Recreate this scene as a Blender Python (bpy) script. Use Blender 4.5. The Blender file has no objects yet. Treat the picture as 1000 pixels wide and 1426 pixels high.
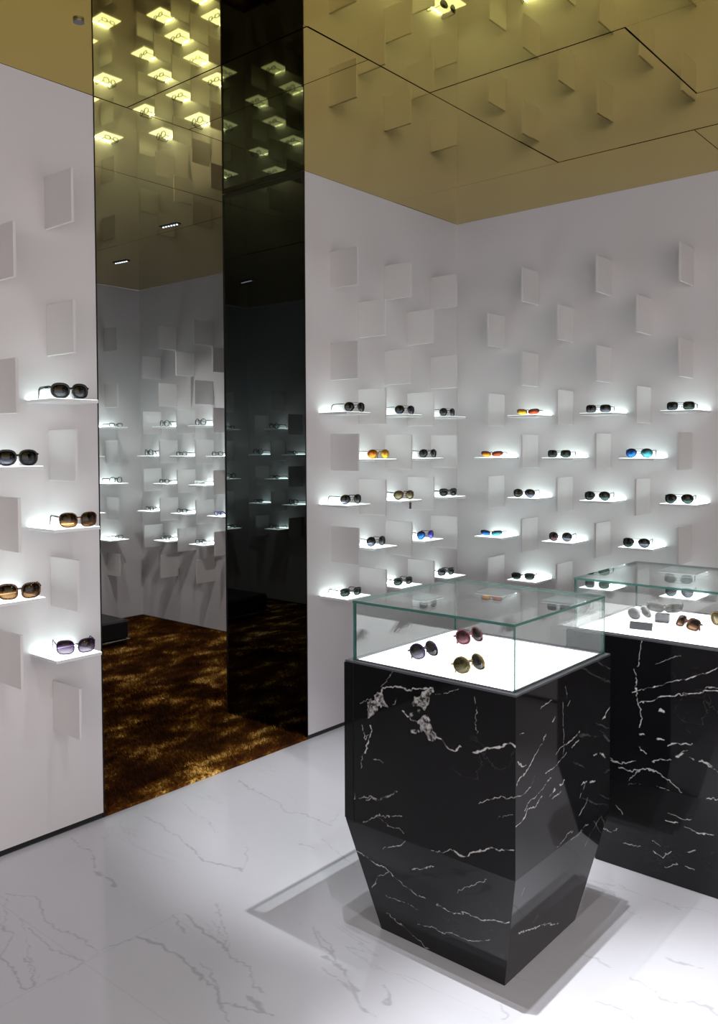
import bpy, math, random
import numpy as np
from mathutils import Vector, Matrix
random.seed(7)
rng = np.random.default_rng(5)
S = bpy.context.scene
COL = S.collection
PI = math.pi
H = 3.09            # ceiling height
# ------------------------------------------------------------------ vein paths of the stone slabs (metres on each slab)
VF=[[1,[[1.586,0.915],[1.534,0.846],[1.522,0.832]]],[2,[[1.533,0.834],[1.593,0.856],[1.651,0.86],[1.68,0.867],[1.722,0.878]]],[2.2,[[1.487,0.711],[1.493,0.688],[1.475,0.654],[1.463,0.614]]],[1.2,[[1.463,0.614],[1.439,0.553]]],[1.5,[[1.444,0.702],[1.451,0.679],[1.463,0.657],[1.475,0.672]]],[2,[[1.611,0.778],[1.651,0.763],[1.673,0.75]]],[3,[[1.735,0.735],[1.763,0.718],[1.79,0.704],[1.813,0.701],[1.836,0.722]]],[3.5,[[1.878,0.708],[1.906,0.718],[1.938,0.744],[1.968,0.759],[1.992,0.764],[2.015,0.755]]],[1,[[1.732,0.854],[1.776,0.87],[1.823,0.887]]],[0.8,[[1.878,0.886],[1.877,0.842],[1.887,0.768]]],[0.8,[[1.44,0.774],[1.495,0.803]]],[1.2,[[1.578,0.795],[1.587,0.818]]],[0.8,[[1.494,0.603],[1.532,0.597]]],[1.5,[[1.418,0.474],[1.422,0.444],[1.406,0.446]]],[1.2,[[1.442,0.456],[1.532,0.492],[1.592,0.517]]],[1.2,[[1.447,0.384],[1.504,0.42],[1.608,0.445]]],[0.8,[[1.504,0.42],[1.613,0.403]]],[1.3,[[1.529,0.309],[1.625,0.38]]],[1.6,[[1.399,0.266],[1.468,0.251],[1.528,0.234],[1.596,0.205],[1.676,0.192]]],[1.2,[[1.528,0.234],[1.449,0.15]]],[2.6,[[1.811,0.393],[1.869,0.411],[1.95,0.45],[2.011,0.464]]],[1,[[1.729,0.381],[1.816,0.395]]],[1.7,[[1.71,0.184],[1.765,0.18],[1.822,0.194],[1.885,0.192],[1.972,0.232]]],[1.2,[[1.644,0.281],[1.72,0.323]]],[1,[[1.794,0.263],[1.917,0.348]]],[1,[[1.624,0.086],[1.719,0.098],[1.842,0.113],[1.901,0.153]]],[1.2,[[1.9,0.567],[1.95,0.599],[2.014,0.624]]],[1.2,[[1.466,0.459],[1.578,0.508]]],[0.8,[[1.499,0.141],[1.633,0.144]]],[0.8,[[1.499,0.075],[1.58,0.041],[1.659,0.008]]],[0.8,[[1.96,0.549],[1.999,0.564]]]]
VFB=[[[1.495,0.824],[1.53,0.828],[1.545,0.795],[1.56,0.768],[1.529,0.771],[1.487,0.738],[1.486,0.78]],[[1.68,0.858],[1.722,0.88],[1.732,0.859],[1.708,0.818],[1.651,0.786],[1.637,0.792],[1.651,0.833]],[[1.694,0.789],[1.711,0.792],[1.735,0.752],[1.742,0.731],[1.701,0.719],[1.658,0.753],[1.673,0.77]]]
VR=[[2,[[-2.709,0.654],[-2.665,0.67],[-2.612,0.704]]],[1.3,[[-2.612,0.704],[-2.537,0.75]]],[2,[[-2.702,0.717],[-2.672,0.695],[-2.654,0.697]]],[1.6,[[-2.712,0.612],[-2.672,0.612],[-2.63,0.626],[-2.611,0.639]]],[1.8,[[-2.708,0.534],[-2.664,0.545],[-2.649,0.555],[-2.611,0.554],[-2.564,0.566]]],[1.5,[[-2.66,0.563],[-2.63,0.583],[-2.599,0.589]]],[1.4,[[-2.588,0.589],[-2.556,0.599],[-2.507,0.607]]],[1.4,[[-2.548,0.634],[-2.499,0.635],[-2.432,0.649],[-2.397,0.652]]],[3.5,[[-2.515,0.55],[-2.482,0.568]]],[1.5,[[-2.494,0.542],[-2.448,0.549]]],[2.5,[[-2.457,0.574],[-2.418,0.576]]],[1.6,[[-2.483,0.676],[-2.423,0.682],[-2.348,0.686],[-2.321,0.698]]],[1.4,[[-2.37,0.661],[-2.316,0.673]]],[2.2,[[-2.152,0.697],[-2.086,0.719]]],[1.2,[[-2.318,0.481],[-2.277,0.512]]],[2.2,[[-2.305,0.523],[-2.267,0.518]]],[3,[[-2.238,0.511],[-2.199,0.511]]],[1.5,[[-2.313,0.437],[-2.252,0.47]]],[1,[[-2.246,0.299],[-2.166,0.372]]],[1,[[-2.463,0.384],[-2.359,0.396]]],[0.9,[[-2.374,0.372],[-2.247,0.378]]],[1.3,[[-2.573,0.828],[-2.501,0.844]]],[1.3,[[-2.5,0.776],[-2.475,0.78]]],[3,[[-2.21,0.6],[-2.181,0.602]]],[3,[[-2.161,0.594],[-2.12,0.559]]],[0.9,[[-2.41,0.896],[-2.411,0.819]]],[0.9,[[-2.429,0.819],[-2.429,0.653]]],[1.3,[[-2.398,0.804],[-2.385,0.813]]],[1.2,[[-2.695,0.795],[-2.673,0.793]]],[1,[[-2.653,0.307],[-2.642,0.328]]],[1.8,[[-2.613,0.164],[-2.534,0.14],[-2.474,0.126],[-2.417,0.101],[-2.321,0.059]]],[0.6,[[-2.518,0.154],[-2.497,0.179]]]]
VQ=[[1.2,[[2.007,0.908],[1.995,0.869],[1.996,0.8]]],[1.6,[[1.983,0.789],[1.988,0.671],[2.006,0.645],[2.007,0.617],[1.999,0.586]]],[1.8,[[1.976,0.703],[2.069,0.746],[2.158,0.782],[2.207,0.811],[2.275,0.841]]],[1.8,[[1.997,0.67],[2.081,0.706],[2.136,0.732],[2.191,0.743],[2.276,0.758]]],[0.8,[[2.057,0.816],[2.152,0.87]]],[1.8,[[2.001,0.514],[2.028,0.491]]],[1.6,[[1.887,0.437],[1.93,0.43],[1.99,0.451]]],[2,[[2.11,0.544],[2.187,0.558]]],[4,[[2.075,0.653],[2.095,0.652]]],[3,[[2.07,0.561],[2.093,0.561]]],[3,[[1.995,0.556],[2.018,0.561]]],[3.4,[[2.138,0.508],[2.158,0.514]]],[2.5,[[2.182,0.513],[2.199,0.511]]],[3.5,[[1.834,0.458],[1.834,0.44]]],[3.5,[[1.857,0.46],[1.871,0.439]]],[1.2,[[2.239,0.762],[2.276,0.773]]],[1.4,[[2.138,0.508],[2.171,0.535]]],[1.8,[[2.215,0.509],[2.258,0.503]]],[1.5,[[1.894,0.429],[1.93,0.43],[1.983,0.451]]],[1.6,[[1.924,0.416],[1.973,0.414],[2.031,0.429],[2.072,0.431],[2.107,0.414],[2.162,0.378]]],[1.2,[[1.96,0.385],[2.01,0.421]]],[1.6,[[2.051,0.464],[2.117,0.493]]],[1,[[1.951,0.369],[2.01,0.379]]],[1,[[2.067,0.384],[2.113,0.38]]],[2,[[1.843,0.142],[1.872,0.144]]],[1.2,[[1.878,0.155],[1.902,0.168]]],[1.8,[[1.925,0.115],[1.979,0.121]]],[1.3,[[2.03,0.161],[2.061,0.145]]],[1.8,[[2.032,0.11],[2.067,0.096],[2.106,0.132]]],[1.8,[[2.153,0.15],[2.188,0.165]]],[1.4,[[2.075,0.056],[2.113,0.089]]],[1.8,[[2.141,0.088],[2.183,0.083]]],[2.6,[[2.203,0.241],[2.256,0.25]]],[1.2,[[2.159,0.247],[2.203,0.241]]],[1.2,[[2.096,0.282],[2.136,0.278],[2.186,0.291]]],[2.8,[[2.091,0.25],[2.129,0.254]]],[1.2,[[1.895,0.256],[1.923,0.224]]],[1.5,[[2.24,0.384],[2.28,0.397]]],[1.3,[[2.219,0.512],[2.279,0.485]]]]
VW=[[1.3,[[0.141,-2.622],[0.313,-2.637],[0.451,-2.669]]],[2.2,[[0.451,-2.669],[0.593,-2.709],[0.685,-2.696],[0.75,-2.671],[0.829,-2.677]]],[1,[[0.829,-2.677],[0.777,-2.612],[0.677,-2.541]]],[1.4,[[0.13,-2.085],[0.314,-2.126],[0.439,-2.154],[0.571,-2.193],[0.718,-2.164],[0.819,-2.161]]],[0.9,[[0.819,-2.161],[0.747,-2.069]]],[1.3,[[0.085,-2.934],[0.217,-2.966],[0.412,-3.026]]],[3.4,[[0.412,-3.026],[0.554,-3.061]]],[1.3,[[0.27,-3.347],[0.378,-3.288],[0.551,-3.324],[0.704,-3.321],[0.847,-3.305]]],[1.3,[[0.555,-3.391],[0.687,-3.401],[0.854,-3.373]]],[1.6,[[0.619,-3.522],[0.751,-3.543],[0.854,-3.569],[0.859,-3.532],[0.711,-3.481]]],[1.2,[[0.311,-3.36],[0.53,-3.453],[0.655,-3.528]]],[1.2,[[0.859,-3.498],[0.862,-3.379],[0.856,-3.285],[0.867,-3.197]]],[2.2,[[0.867,-3.197],[0.972,-3.175],[1.088,-3.165],[1.203,-3.187],[1.329,-3.223]]],[1.2,[[1.329,-3.223],[1.437,-3.263]]],[1.2,[[0.862,-3.035],[0.973,-3.068]]],[2.2,[[0.9,-3.003],[1.066,-3.031],[1.171,-3.046]]],[1.4,[[1.171,-3.046],[1.32,-3.089],[1.423,-3.112]]],[1.2,[[0.903,-2.879],[1.061,-2.981],[1.157,-3.033]]],[1.2,[[1.0,-2.976],[1.108,-3.021],[1.163,-3.053]]],[2,[[1.329,-3.223],[1.361,-3.196],[1.43,-3.189],[1.499,-3.171]]],[3,[[1.383,-3.146],[1.473,-3.174]]],[1,[[0.112,-2.426],[0.336,-2.483],[0.501,-2.523]]],[1,[[0.856,-2.29],[0.985,-2.324],[1.056,-2.36],[1.144,-2.378]]],[1.4,[[1.318,-2.793],[1.417,-2.84],[1.525,-2.894],[1.589,-2.951]]],[1.2,[[1.462,-2.923],[1.645,-2.968]]],[1,[[0.833,-2.371],[0.888,-2.366]]],[1,[[0.485,-3.379],[0.652,-3.455],[0.827,-3.503]]],[1,[[1.146,-3.141],[1.289,-3.203]]],[1.2,[[1.293,-2.778],[1.387,-2.799],[1.429,-2.851]]],[1.8,[[1.42,-2.866],[1.525,-2.896],[1.59,-2.945]]],[3,[[1.59,-2.945],[1.712,-2.984]]],[1.2,[[1.465,-2.925],[1.598,-2.959]]],[1.8,[[1.645,-2.866],[1.713,-2.915]]],[1,[[1.841,-1.879],[1.948,-1.93],[2.007,-1.992],[2.097,-2.023]]],[1,[[1.978,-1.961],[2.013,-1.951]]],[1.5,[[2.201,-2.349],[2.305,-2.38],[2.363,-2.369]]],[2.2,[[2.363,-2.369],[2.425,-2.354],[2.453,-2.366]]],[1.4,[[2.264,-2.183],[2.318,-2.167],[2.361,-2.159]]],[1.4,[[2.176,-2.52],[2.279,-2.536]]],[1.4,[[1.969,-2.712],[2.021,-2.729],[2.007,-2.764]]],[1.2,[[2.028,-2.352],[2.129,-2.34]]]]

# ------------------------------------------------------------------ material helpers
def new_mat(name):
    m = bpy.data.materials.new(name); m.use_nodes = True
    nt = m.node_tree; nt.nodes.clear()
    out = nt.nodes.new('ShaderNodeOutputMaterial')
    return m, nt, out
def principled(name, col, rough=.5, metal=0., spec=.5, coat=0., emit=None, es=0.):
    m, nt, out = new_mat(name)
    p = nt.nodes.new('ShaderNodeBsdfPrincipled')
    p.inputs['Base Color'].default_value = (*col, 1)
    p.inputs['Roughness'].default_value = rough
    p.inputs['Metallic'].default_value = metal
    p.inputs['Specular IOR Level'].default_value = spec
    p.inputs['Coat Weight'].default_value = coat
    if emit:
        p.inputs['Emission Color'].default_value = (*emit, 1)
        p.inputs['Emission Strength'].default_value = es
    nt.links.new(p.outputs[0], out.inputs[0])
    return m, nt, p
def N(nt, t, **kw):
    n = nt.nodes.new(t)
    for k, v in kw.items(): setattr(n, k, v)
    return n
def noise(nt, vec, scale, detail=3, rough=.5, dist=0.):
    n = N(nt, 'ShaderNodeTexNoise'); n.inputs['Scale'].default_value = scale
    n.inputs['Detail'].default_value = detail; n.inputs['Roughness'].default_value = rough
    n.inputs['Distortion'].default_value = dist
    if vec is not None: nt.links.new(vec, n.inputs['Vector'])
    return n
def mapping(nt, vec, scale=(1,1,1), rot=(0,0,0), loc=(0,0,0)):
    mp = N(nt, 'ShaderNodeMapping'); mp.inputs['Scale'].default_value = scale
    mp.inputs['Rotation'].default_value = rot; mp.inputs['Location'].default_value = loc
    nt.links.new(vec, mp.inputs['Vector']); return mp.outputs[0]
def ramp(nt, fac, stops, interp='LINEAR'):
    r = N(nt, 'ShaderNodeValToRGB'); r.color_ramp.interpolation = interp
    e = r.color_ramp.elements
    while len(e) < len(stops): e.new(.5)
    for i, (p, c) in enumerate(stops):
        e[i].position = p; e[i].color = (*c, 1) if len(c) == 3 else c
    nt.links.new(fac, r.inputs[0]); return r.outputs[0]
def mth(nt, op, a, b=None, clamp=False):
    n = N(nt, 'ShaderNodeMath', operation=op); n.use_clamp = clamp
    for i, v in enumerate((a, b)):
        if v is None: continue
        if isinstance(v, (int, float)): n.inputs[i].default_value = v
        else: nt.links.new(v, n.inputs[i])
    return n.outputs[0]
def mixc(nt, fac, a, b):
    n = N(nt, 'ShaderNodeMix', data_type='RGBA')
    for i, v in ((0, fac), (6, a), (7, b)):
        if isinstance(v, (int, float)): n.inputs[i].default_value = v
        elif isinstance(v, tuple): n.inputs[i].default_value = (*v, 1)
        else: nt.links.new(v, n.inputs[i])
    return n.outputs[2]
def fres(nt, ior):
    # same reflectance on entering and leaving a thin sheet
    g = N(nt, 'ShaderNodeNewGeometry'); f = N(nt, 'ShaderNodeFresnel')
    mx = mth(nt, 'ADD', ior, mth(nt, 'MULTIPLY', g.outputs['Backfacing'], 1./ior-ior))
    nt.links.new(mx, f.inputs[0]); return f
def ridge(nt, vec, scale, width, dist=0., detail=3):
    n = noise(nt, vec, scale, detail, .55, dist)
    d = mth(nt, 'ABSOLUTE', mth(nt, 'SUBTRACT', n.outputs[0], .5))
    return mth(nt, 'SUBTRACT', 1., mth(nt, 'DIVIDE', d, width), True)

# ------------------------------------------------------------------ materials
M = {}
# painted wall panels
m, nt, p = principled('wall_paint', (.70, .67, .68), .42, spec=.35)
tc = N(nt, 'ShaderNodeTexCoord')
nz = noise(nt, tc.outputs['Object'], 1.3, 2)
nt.links.new(mixc(nt, nz.outputs[0], (.72, .685, .695), (.68, .665, .675)), p.inputs['Base Color'])
M['wall'] = m
M['fin'] = principled('fin_lacquer', (.72, .70, .70), .35, spec=.4)[0]
M['shelf'] = principled('shelf_acrylic', (.78, .79, .80), .3, spec=.5)[0]
M['shelf_glow'] = principled('lit_shelf_top', (.9, .92, .93), .3, emit=(.84, 1., .97), es=2.3)[0]
M['led'] = principled('led_strip_light', (.9, .95, 1.), .4, emit=(.80, 1., .96), es=27.)[0]
M['panel_glow'] = principled('light_table_top', (.9, .9, .9), .4, emit=(1., .955, .96), es=2.5)[0]
M['downlight'] = principled('downlight_led', (1, 1, 1), .4, emit=(.8, .88, 1.), es=3.)[0]
M['black'] = principled('black_trim', (.006, .006, .007), .35)[0]
M['darkmetal'] = principled('dark_metal_channel', (.20, .20, .225), .3, metal=.8)[0]
M['chrome'] = principled('chrome', (.55, .55, .56), .12, metal=1.)[0]
M['leather'] = principled('black_leather', (.010, .010, .012), .38)[0]
# gold mirror ceiling
m, nt, p = principled('gold_mirror', (.62, .48, .105), .02, metal=1.)
tc = N(nt, 'ShaderNodeTexCoord')
nz = noise(nt, tc.outputs['Object'], .8, 1)
bp = N(nt, 'ShaderNodeBump'); bp.inputs['Strength'].default_value = .05; bp.inputs['Distance'].default_value = .02
nt.links.new(nz.outputs[0], bp.inputs['Height']); nt.links.new(bp.outputs[0], p.inputs['Normal'])
M['gold'] = m
# smoked black mirror glass of the passage sides
M['smoked'] = principled('smoked_mirror', (.10, .112, .110), .012, metal=1.)[0]
# thin clear glass
def glass_mat(name, tint, ior=1.45, edge=False):
    m, nt, out = new_mat(name)
    t = N(nt, 'ShaderNodeBsdfTransparent'); t.inputs[0].default_value = (*tint, 1)
    g = N(nt, 'ShaderNodeBsdfGlossy'); g.inputs['Roughness'].default_value = .0
    f = fres(nt, ior)
    mx = N(nt, 'ShaderNodeMixShader')
    nt.links.new(f.outputs[0], mx.inputs[0]); nt.links.new(t.outputs[0], mx.inputs[1]); nt.links.new(g.outputs[0], mx.inputs[2])
    nt.links.new(mx.outputs[0], out.inputs[0]); return m
M['glass'] = glass_mat('case_glass', (.965, .985, .98))
m, nt, out = new_mat('glass_cut_edge')
t = N(nt, 'ShaderNodeBsdfTransparent'); t.inputs[0].default_value = (.16, .36, .32, 1)
pr = N(nt, 'ShaderNodeBsdfPrincipled'); pr.inputs['Base Color'].default_value = (.055, .16, .135, 1); pr.inputs['Roughness'].default_value = .12
mx = N(nt, 'ShaderNodeMixShader'); mx.inputs[0].default_value = .75
nt.links.new(t.outputs[0], mx.inputs[1]); nt.links.new(pr.outputs[0], mx.inputs[2]); nt.links.new(mx.outputs[0], out.inputs[0])
M['glass_edge'] = m
# black marble: drawn veins (attribute) plus fine procedural ones
m, nt, p = principled('black_marble', (.01, .01, .011), .045, spec=.4)
tc = N(nt, 'ShaderNodeTexCoord'); at = N(nt, 'ShaderNodeAttribute', attribute_name='vein')
v = mapping(nt, tc.outputs['Object'], (1, 1, 2.2), (.2, .5, .3))
r1 = ridge(nt, v, 2.6, .006, 1.2, 5)
msk = ramp(nt, noise(nt, v, 3.1, 2).outputs[0], [(.55, (0,0,0)), (.7, (1,1,1))])
fine = mth(nt, 'MULTIPLY', mth(nt, 'MULTIPLY', r1, msk), .06)
fac = mth(nt, 'MAXIMUM', at.outputs['Fac'], fine)
cl = noise(nt, tc.outputs['Object'], 5, 4)
base = mixc(nt, cl.outputs[0], (.003, .003, .0035), (.008, .0075, .009))
grain = ramp(nt, noise(nt, tc.outputs['Object'], 70, 4, .7).outputs[0], [(.3, (.30,.29,.28)), (.65, (.66,.65,.63))])
nt.links.new(mixc(nt, fac, base, grain), p.inputs['Base Color'])
M['marble_black'] = m
# white marble floor
m, nt, p = principled('white_marble', (.72, .71, .74), .09, spec=.5)
tc = N(nt, 'ShaderNodeTexCoord'); at = N(nt, 'ShaderNodeAttribute', attribute_name='vein')
v = mapping(nt, tc.outputs['Object'], (.8, 2.0, 1), (0, 0, .55))
r1 = ridge(nt, v, 1.1, .006, 1.0, 6)
msk = ramp(nt, noise(nt, v, 1.6, 2).outputs[0], [(.5, (0,0,0)), (.68, (1,1,1))])
fine = mth(nt, 'MULTIPLY', mth(nt, 'MULTIPLY', r1, msk), .35)
soft = ramp(nt, noise(nt, v, 1.5, 5, .6, .5).outputs[0], [(.42, (0,0,0)), (.8, (.35,.35,.35))])
fac = mth(nt, 'ADD', mth(nt, 'MAXIMUM', at.outputs['Fac'], fine), mth(nt, 'MULTIPLY', soft, .25), True)
nt.links.new(mixc(nt, fac, (.72, .715, .745), (.27, .265, .29)), p.inputs['Base Color'])
M['floor'] = m
# brown shag carpet, gold sheen of the pile painted into its colour
m, nt, p = principled('carpet_pile', (.1, .05, .01), .8, spec=.08)
tc = N(nt, 'ShaderNodeTexCoord')
v = mapping(nt, tc.outputs['Object'], (1.7, 1.0, 1), (0, 0, .5))
a = noise(nt, v, 3.3, 6, .68, .3)
b = noise(nt, tc.outputs['Object'], 60, 2)
f = mth(nt, 'ADD', a.outputs[0], mth(nt, 'MULTIPLY', mth(nt, 'SUBTRACT', b.outputs[0], .5), .34))
nt.links.new(ramp(nt, f, [(.42, (.040,.012,.002)), (.54, (.13,.042,.004)), (.60, (.36,.17,.022)), (.66, (1.0,.68,.20))]), p.inputs['Base Color'])
M['carpet'] = m
# spectacle frame materials
M['f_black'] = principled('black_acetate', (.008,.008,.009), .18)[0]
M['f_wire'] = principled('gunmetal_wire', (.018,.018,.02), .35, metal=.2)[0]
M['f_gold'] = principled('gold_wire', (.26,.19,.09), .3, metal=1.)[0]
M['f_silver'] = principled('silver_wire', (.06,.06,.065), .35, metal=.6)[0]
m, nt, p = principled('tortoise_acetate', (.05,.015,.006), .18)
tc = N(nt, 'ShaderNodeTexCoord')
nt.links.new(ramp(nt, noise(nt, tc.outputs['Object'], 90, 2).outputs[0], [(.42, (.012,.005,.003)), (.6, (.16,.055,.015))]), p.inputs['Base Color'])
M['f_tort'] = m
M['f_purple'] = principled('violet_acetate', (.035,.010,.05), .18)[0]
M['f_white'] = principled('white_acetate', (.8,.8,.82), .25)[0]
M['f_pink'] = principled('rose_acetate', (.10,.02,.03), .2)[0]
M['f_blue'] = principled('blue_acetate', (.02,.03,.22), .2)[0]
M['f_brown'] = principled('brown_acetate', (.045,.022,.012), .2)[0]
M['grey_tag'] = principled('grey_card', (.07,.07,.08), .45)[0]
M['slate'] = principled('slate_card', (.022,.022,.03), .4)[0]
def tint_lens(name, top, bot, mid=.5):
    m, nt, out = new_mat(name)
    tc = N(nt, 'ShaderNodeTexCoord'); sp = N(nt, 'ShaderNodeSeparateXYZ'); nt.links.new(tc.outputs['Generated'], sp.inputs[0])
    c = ramp(nt, sp.outputs[2], [(max(0, mid-.38), bot), (min(1, mid+.2), top)])
    t = N(nt, 'ShaderNodeBsdfTransparent'); nt.links.new(c, t.inputs[0])
    g = N(nt, 'ShaderNodeBsdfGlossy'); g.inputs['Roughness'].default_value = .02
    f = fres(nt, 1.5)
    d = N(nt, 'ShaderNodeBsdfDiffuse'); nt.links.new(c, d.inputs[0])
    m1 = N(nt, 'ShaderNodeMixShader'); m1.inputs[0].default_value = .12
    nt.links.new(t.outputs[0], m1.inputs[1]); nt.links.new(d.outputs[0], m1.inputs[2])
    m2 = N(nt, 'ShaderNodeMixShader')
    nt.links.new(f.outputs[0], m2.inputs[0]); nt.links.new(m1.outputs[0], m2.inputs[1]); nt.links.new(g.outputs[0], m2.inputs[2])
    nt.links.new(m2.outputs[0], out.inputs[0]); return m
def mirror_lens(name, c0, c1):
    m, nt, p = principled(name, c0, .16, metal=.35)
    tc = N(nt, 'ShaderNodeTexCoord'); sp = N(nt, 'ShaderNodeSeparateXYZ')
    nz = noise(nt, tc.outputs['Generated'], 1.8, 1)
    nt.links.new(tc.outputs['Generated'], sp.inputs[0])
    f = mth(nt, 'ADD', mth(nt, 'MULTIPLY', sp.outputs[2], .7), mth(nt, 'MULTIPLY', nz.outputs[0], .35))
    nt.links.new(ramp(nt, f, [(.25, c1), (.75, c0)]), p.inputs['Base Color'])
    return m
M['l_dark'] = tint_lens('dark_lens', (.012,.012,.013), (.05,.05,.055))
M['l_grad'] = tint_lens('gradient_lens', (.008,.008,.012), (.36,.36,.42), .45)
M['l_navy'] = tint_lens('navy_lens', (.010,.010,.02), (.03,.03,.14))
M['l_green'] = tint_lens('green_lens', (.012,.022,.020), (.10,.16,.15))
M['l_lgreen'] = tint_lens('grey_green_lens', (.035,.05,.048), (.16,.21,.20))
M['l_grey'] = tint_lens('grey_lens', (.03,.03,.036), (.20,.20,.24))
M['l_brown'] = tint_lens('brown_gradient_lens', (.028,.008,.004), (.62,.42,.25), .42)
M['l_purple'] = tint_lens('violet_gradient_lens', (.045,.01,.06), (.55,.48,.56), .5)
M['l_rose'] = tint_lens('rose_lens', (.07,.018,.028), (.34,.18,.21))
M['l_taupe'] = tint_lens('taupe_lens', (.10,.075,.065), (.24,.19,.16))
M['l_olive'] = tint_lens('olive_lens', (.05,.045,.02), (.24,.21,.12))
M['l_clear'] = tint_lens('clear_lens', (.93,.95,.95), (.95,.97,.97))
M['l_orange'] = mirror_lens('orange_mirror_lens', (.30,.03,.01), (.95,.42,.02))
M['l_yellow'] = mirror_lens('yellow_mirror_lens', (.55,.16,.01), (.95,.62,.03))
M['l_copper'] = mirror_lens('copper_mirror_lens', (.14,.06,.03), (.75,.09,.02))
M['l_blue'] = mirror_lens('blue_mirror_lens', (.01,.02,.10), (.02,.28,.90))
M['l_teal'] = mirror_lens('teal_mirror_lens', (.02,.06,.07), (.10,.62,.72))
M['l_violet'] = mirror_lens('violet_mirror_lens', (.05,.02,.30), (.12,.10,.70))
M['l_camo'] = mirror_lens('bronze_mirror_lens', (.10,.07,.03), (.30,.25,.13))

# ------------------------------------------------------------------ mesh helpers
class MB:
    def __init__(s): s.v = []; s.f = []; s.m = []
    def add(s, vs, fs, mi=0):
        o = len(s.v); s.v += [tuple(q) for q in vs]
        s.f += [tuple(i + o for i in f) for f in fs]; s.m += [mi] * len(fs)
    def box(s, x0, x1, y0, y1, z0, z1, mi=0, bev=0.):
        if bev > 0:
            b = bev
            rings = []
            for (z, k) in ((z0, b), (z0 + b, 0), (z1 - b, 0), (z1, b)):
                rings.append([(x0+k, y0+b, z), (x0+b, y0+k, z), (x1-b, y0+k, z), (x1-k, y0+b, z),
                              (x1-k, y1-b, z), (x1-b, y1-k, z), (x0+b, y1-k, z), (x0+k, y1-b, z)] if k == 0 else
                             [(x0+b, y0+b, z)]*0 + [(x0+b, y0+1.5*b, z), (x0+1.5*b, y0+b, z), (x1-1.5*b, y0+b, z), (x1-b, y0+1.5*b, z),
                              (x1-b, y1-1.5*b, z), (x1-1.5*b, y1-b, z), (x0+1.5*b, y1-b, z), (x0+b, y1-1.5*b, z)])
            vs = [p for r in rings for p in r]; fs = []
            for r in range(3):
                for i in range(8):
                    j = (i + 1) % 8; fs.append((r*8+i, r*8+j, r*8+8+j, r*8+8+i))
            fs.append(tuple(range(7, -1, -1))); fs.append(tuple(range(24, 32)))
            s.add(vs, fs, mi); return
        vs = [(x0,y0,z0),(x1,y0,z0),(x1,y1,z0),(x0,y1,z0),(x0,y0,z1),(x1,y0,z1),(x1,y1,z1),(x0,y1,z1)]
        s.add(vs, [(0,3,2,1),(4,5,6,7),(0,1,5,4),(1,2,6,5),(2,3,7,6),(3,0,4,7)], mi)
    def tube(s, pts, ra, rb=None, n=6, closed=False, up=(0,0,1), mi=0):
        rb = ra if rb is None else rb
        P = [Vector(p) for p in pts]; k = len(P); rings = []
        for i in range(k):
            a = P[(i-1) % k] if (closed or i > 0) else P[i]
            b = P[(i+1) % k] if (closed or i < k-1) else P[i]
            t = (b - a).normalized(); u = Vector(up)
            sd = t.cross(u)
            if sd.length < 1e-4: sd = t.cross(Vector((0,1,0)))
            sd.normalize(); uu = sd.cross(t)
            f = ra[i] if isinstance(ra, (list, tuple)) else ra
            g = rb[i] if isinstance(rb, (list, tuple)) else rb
            rings.append([P[i] + sd*f*math.cos(2*PI*q/n) + uu*g*math.sin(2*PI*q/n) for q in range(n)])
        vs = [p for r in rings for p in r]; fs = []
        for i in range(k if closed else k-1):
            for q in range(n):
                j = (i+1) % k; fs.append((i*n+q, i*n+(q+1) % n, j*n+(q+1) % n, j*n+q))
        if not closed:
            fs.append(tuple(range(n-1, -1, -1))); fs.append(tuple((k-1)*n+q for q in range(n)))
        s.add(vs, fs, mi)
    def build(s, name, mats, parent=None, smooth=False):
        me = bpy.data.meshes.new(name); me.from_pydata(s.v, [], s.f)
        if not isinstance(mats, (list, tuple)): mats = [mats]
        for q in mats: me.materials.append(q)
        me.polygons.foreach_set('material_index', s.m)
        if smooth: me.polygons.foreach_set('use_smooth', [True]*len(s.f))
        me.update()
        o = bpy.data.objects.new(name, me); COL.objects.link(o)
        if parent: o.parent = parent
        return o
def np_obj(name, V, F, mat, parent=None, attr=None, smooth=False):
    me = bpy.data.meshes.new(name)
    V = np.asarray(V, dtype=np.float32); F = np.asarray(F, dtype=np.int32); k = F.shape[1]
    me.vertices.add(len(V)); me.vertices.foreach_set('co', V.ravel())
    me.loops.add(F.size); me.loops.foreach_set('vertex_index', F.ravel())
    me.polygons.add(len(F)); me.polygons.foreach_set('loop_start', np.arange(0, F.size, k, dtype=np.int32))
    me.polygons.foreach_set('use_smooth', np.full(len(F), smooth))
    me.update(calc_edges=True); me.validate()
    if attr is not None:
        a = me.attributes.new('vein', 'FLOAT', 'POINT'); a.data.foreach_set('value', np.asarray(attr, dtype=np.float32))
    me.materials.append(mat)
    o = bpy.data.objects.new(name, me); COL.objects.link(o)
    if parent: o.parent = parent
    return o
def empty(name, loc=(0,0,0), rz=0.):
    o = bpy.data.objects.new(name, None); COL.objects.link(o); o.location = loc; o.rotation_euler = (0,0,rz)
    o.empty_display_size = .05; return o
def tag(o, label, cat, group=None, kind=None):
    o['label'] = label; o['category'] = cat
    if group: o['group'] = group
    if kind: o['kind'] = kind
    return o
def struct(o): o['kind'] = 'structure'; return o
def copy_tree(o, parent=None):
    c = o.copy(); COL.objects.link(c); c.parent = parent
    for ch in list(o.children): copy_tree(ch, c)
    return c

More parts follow.
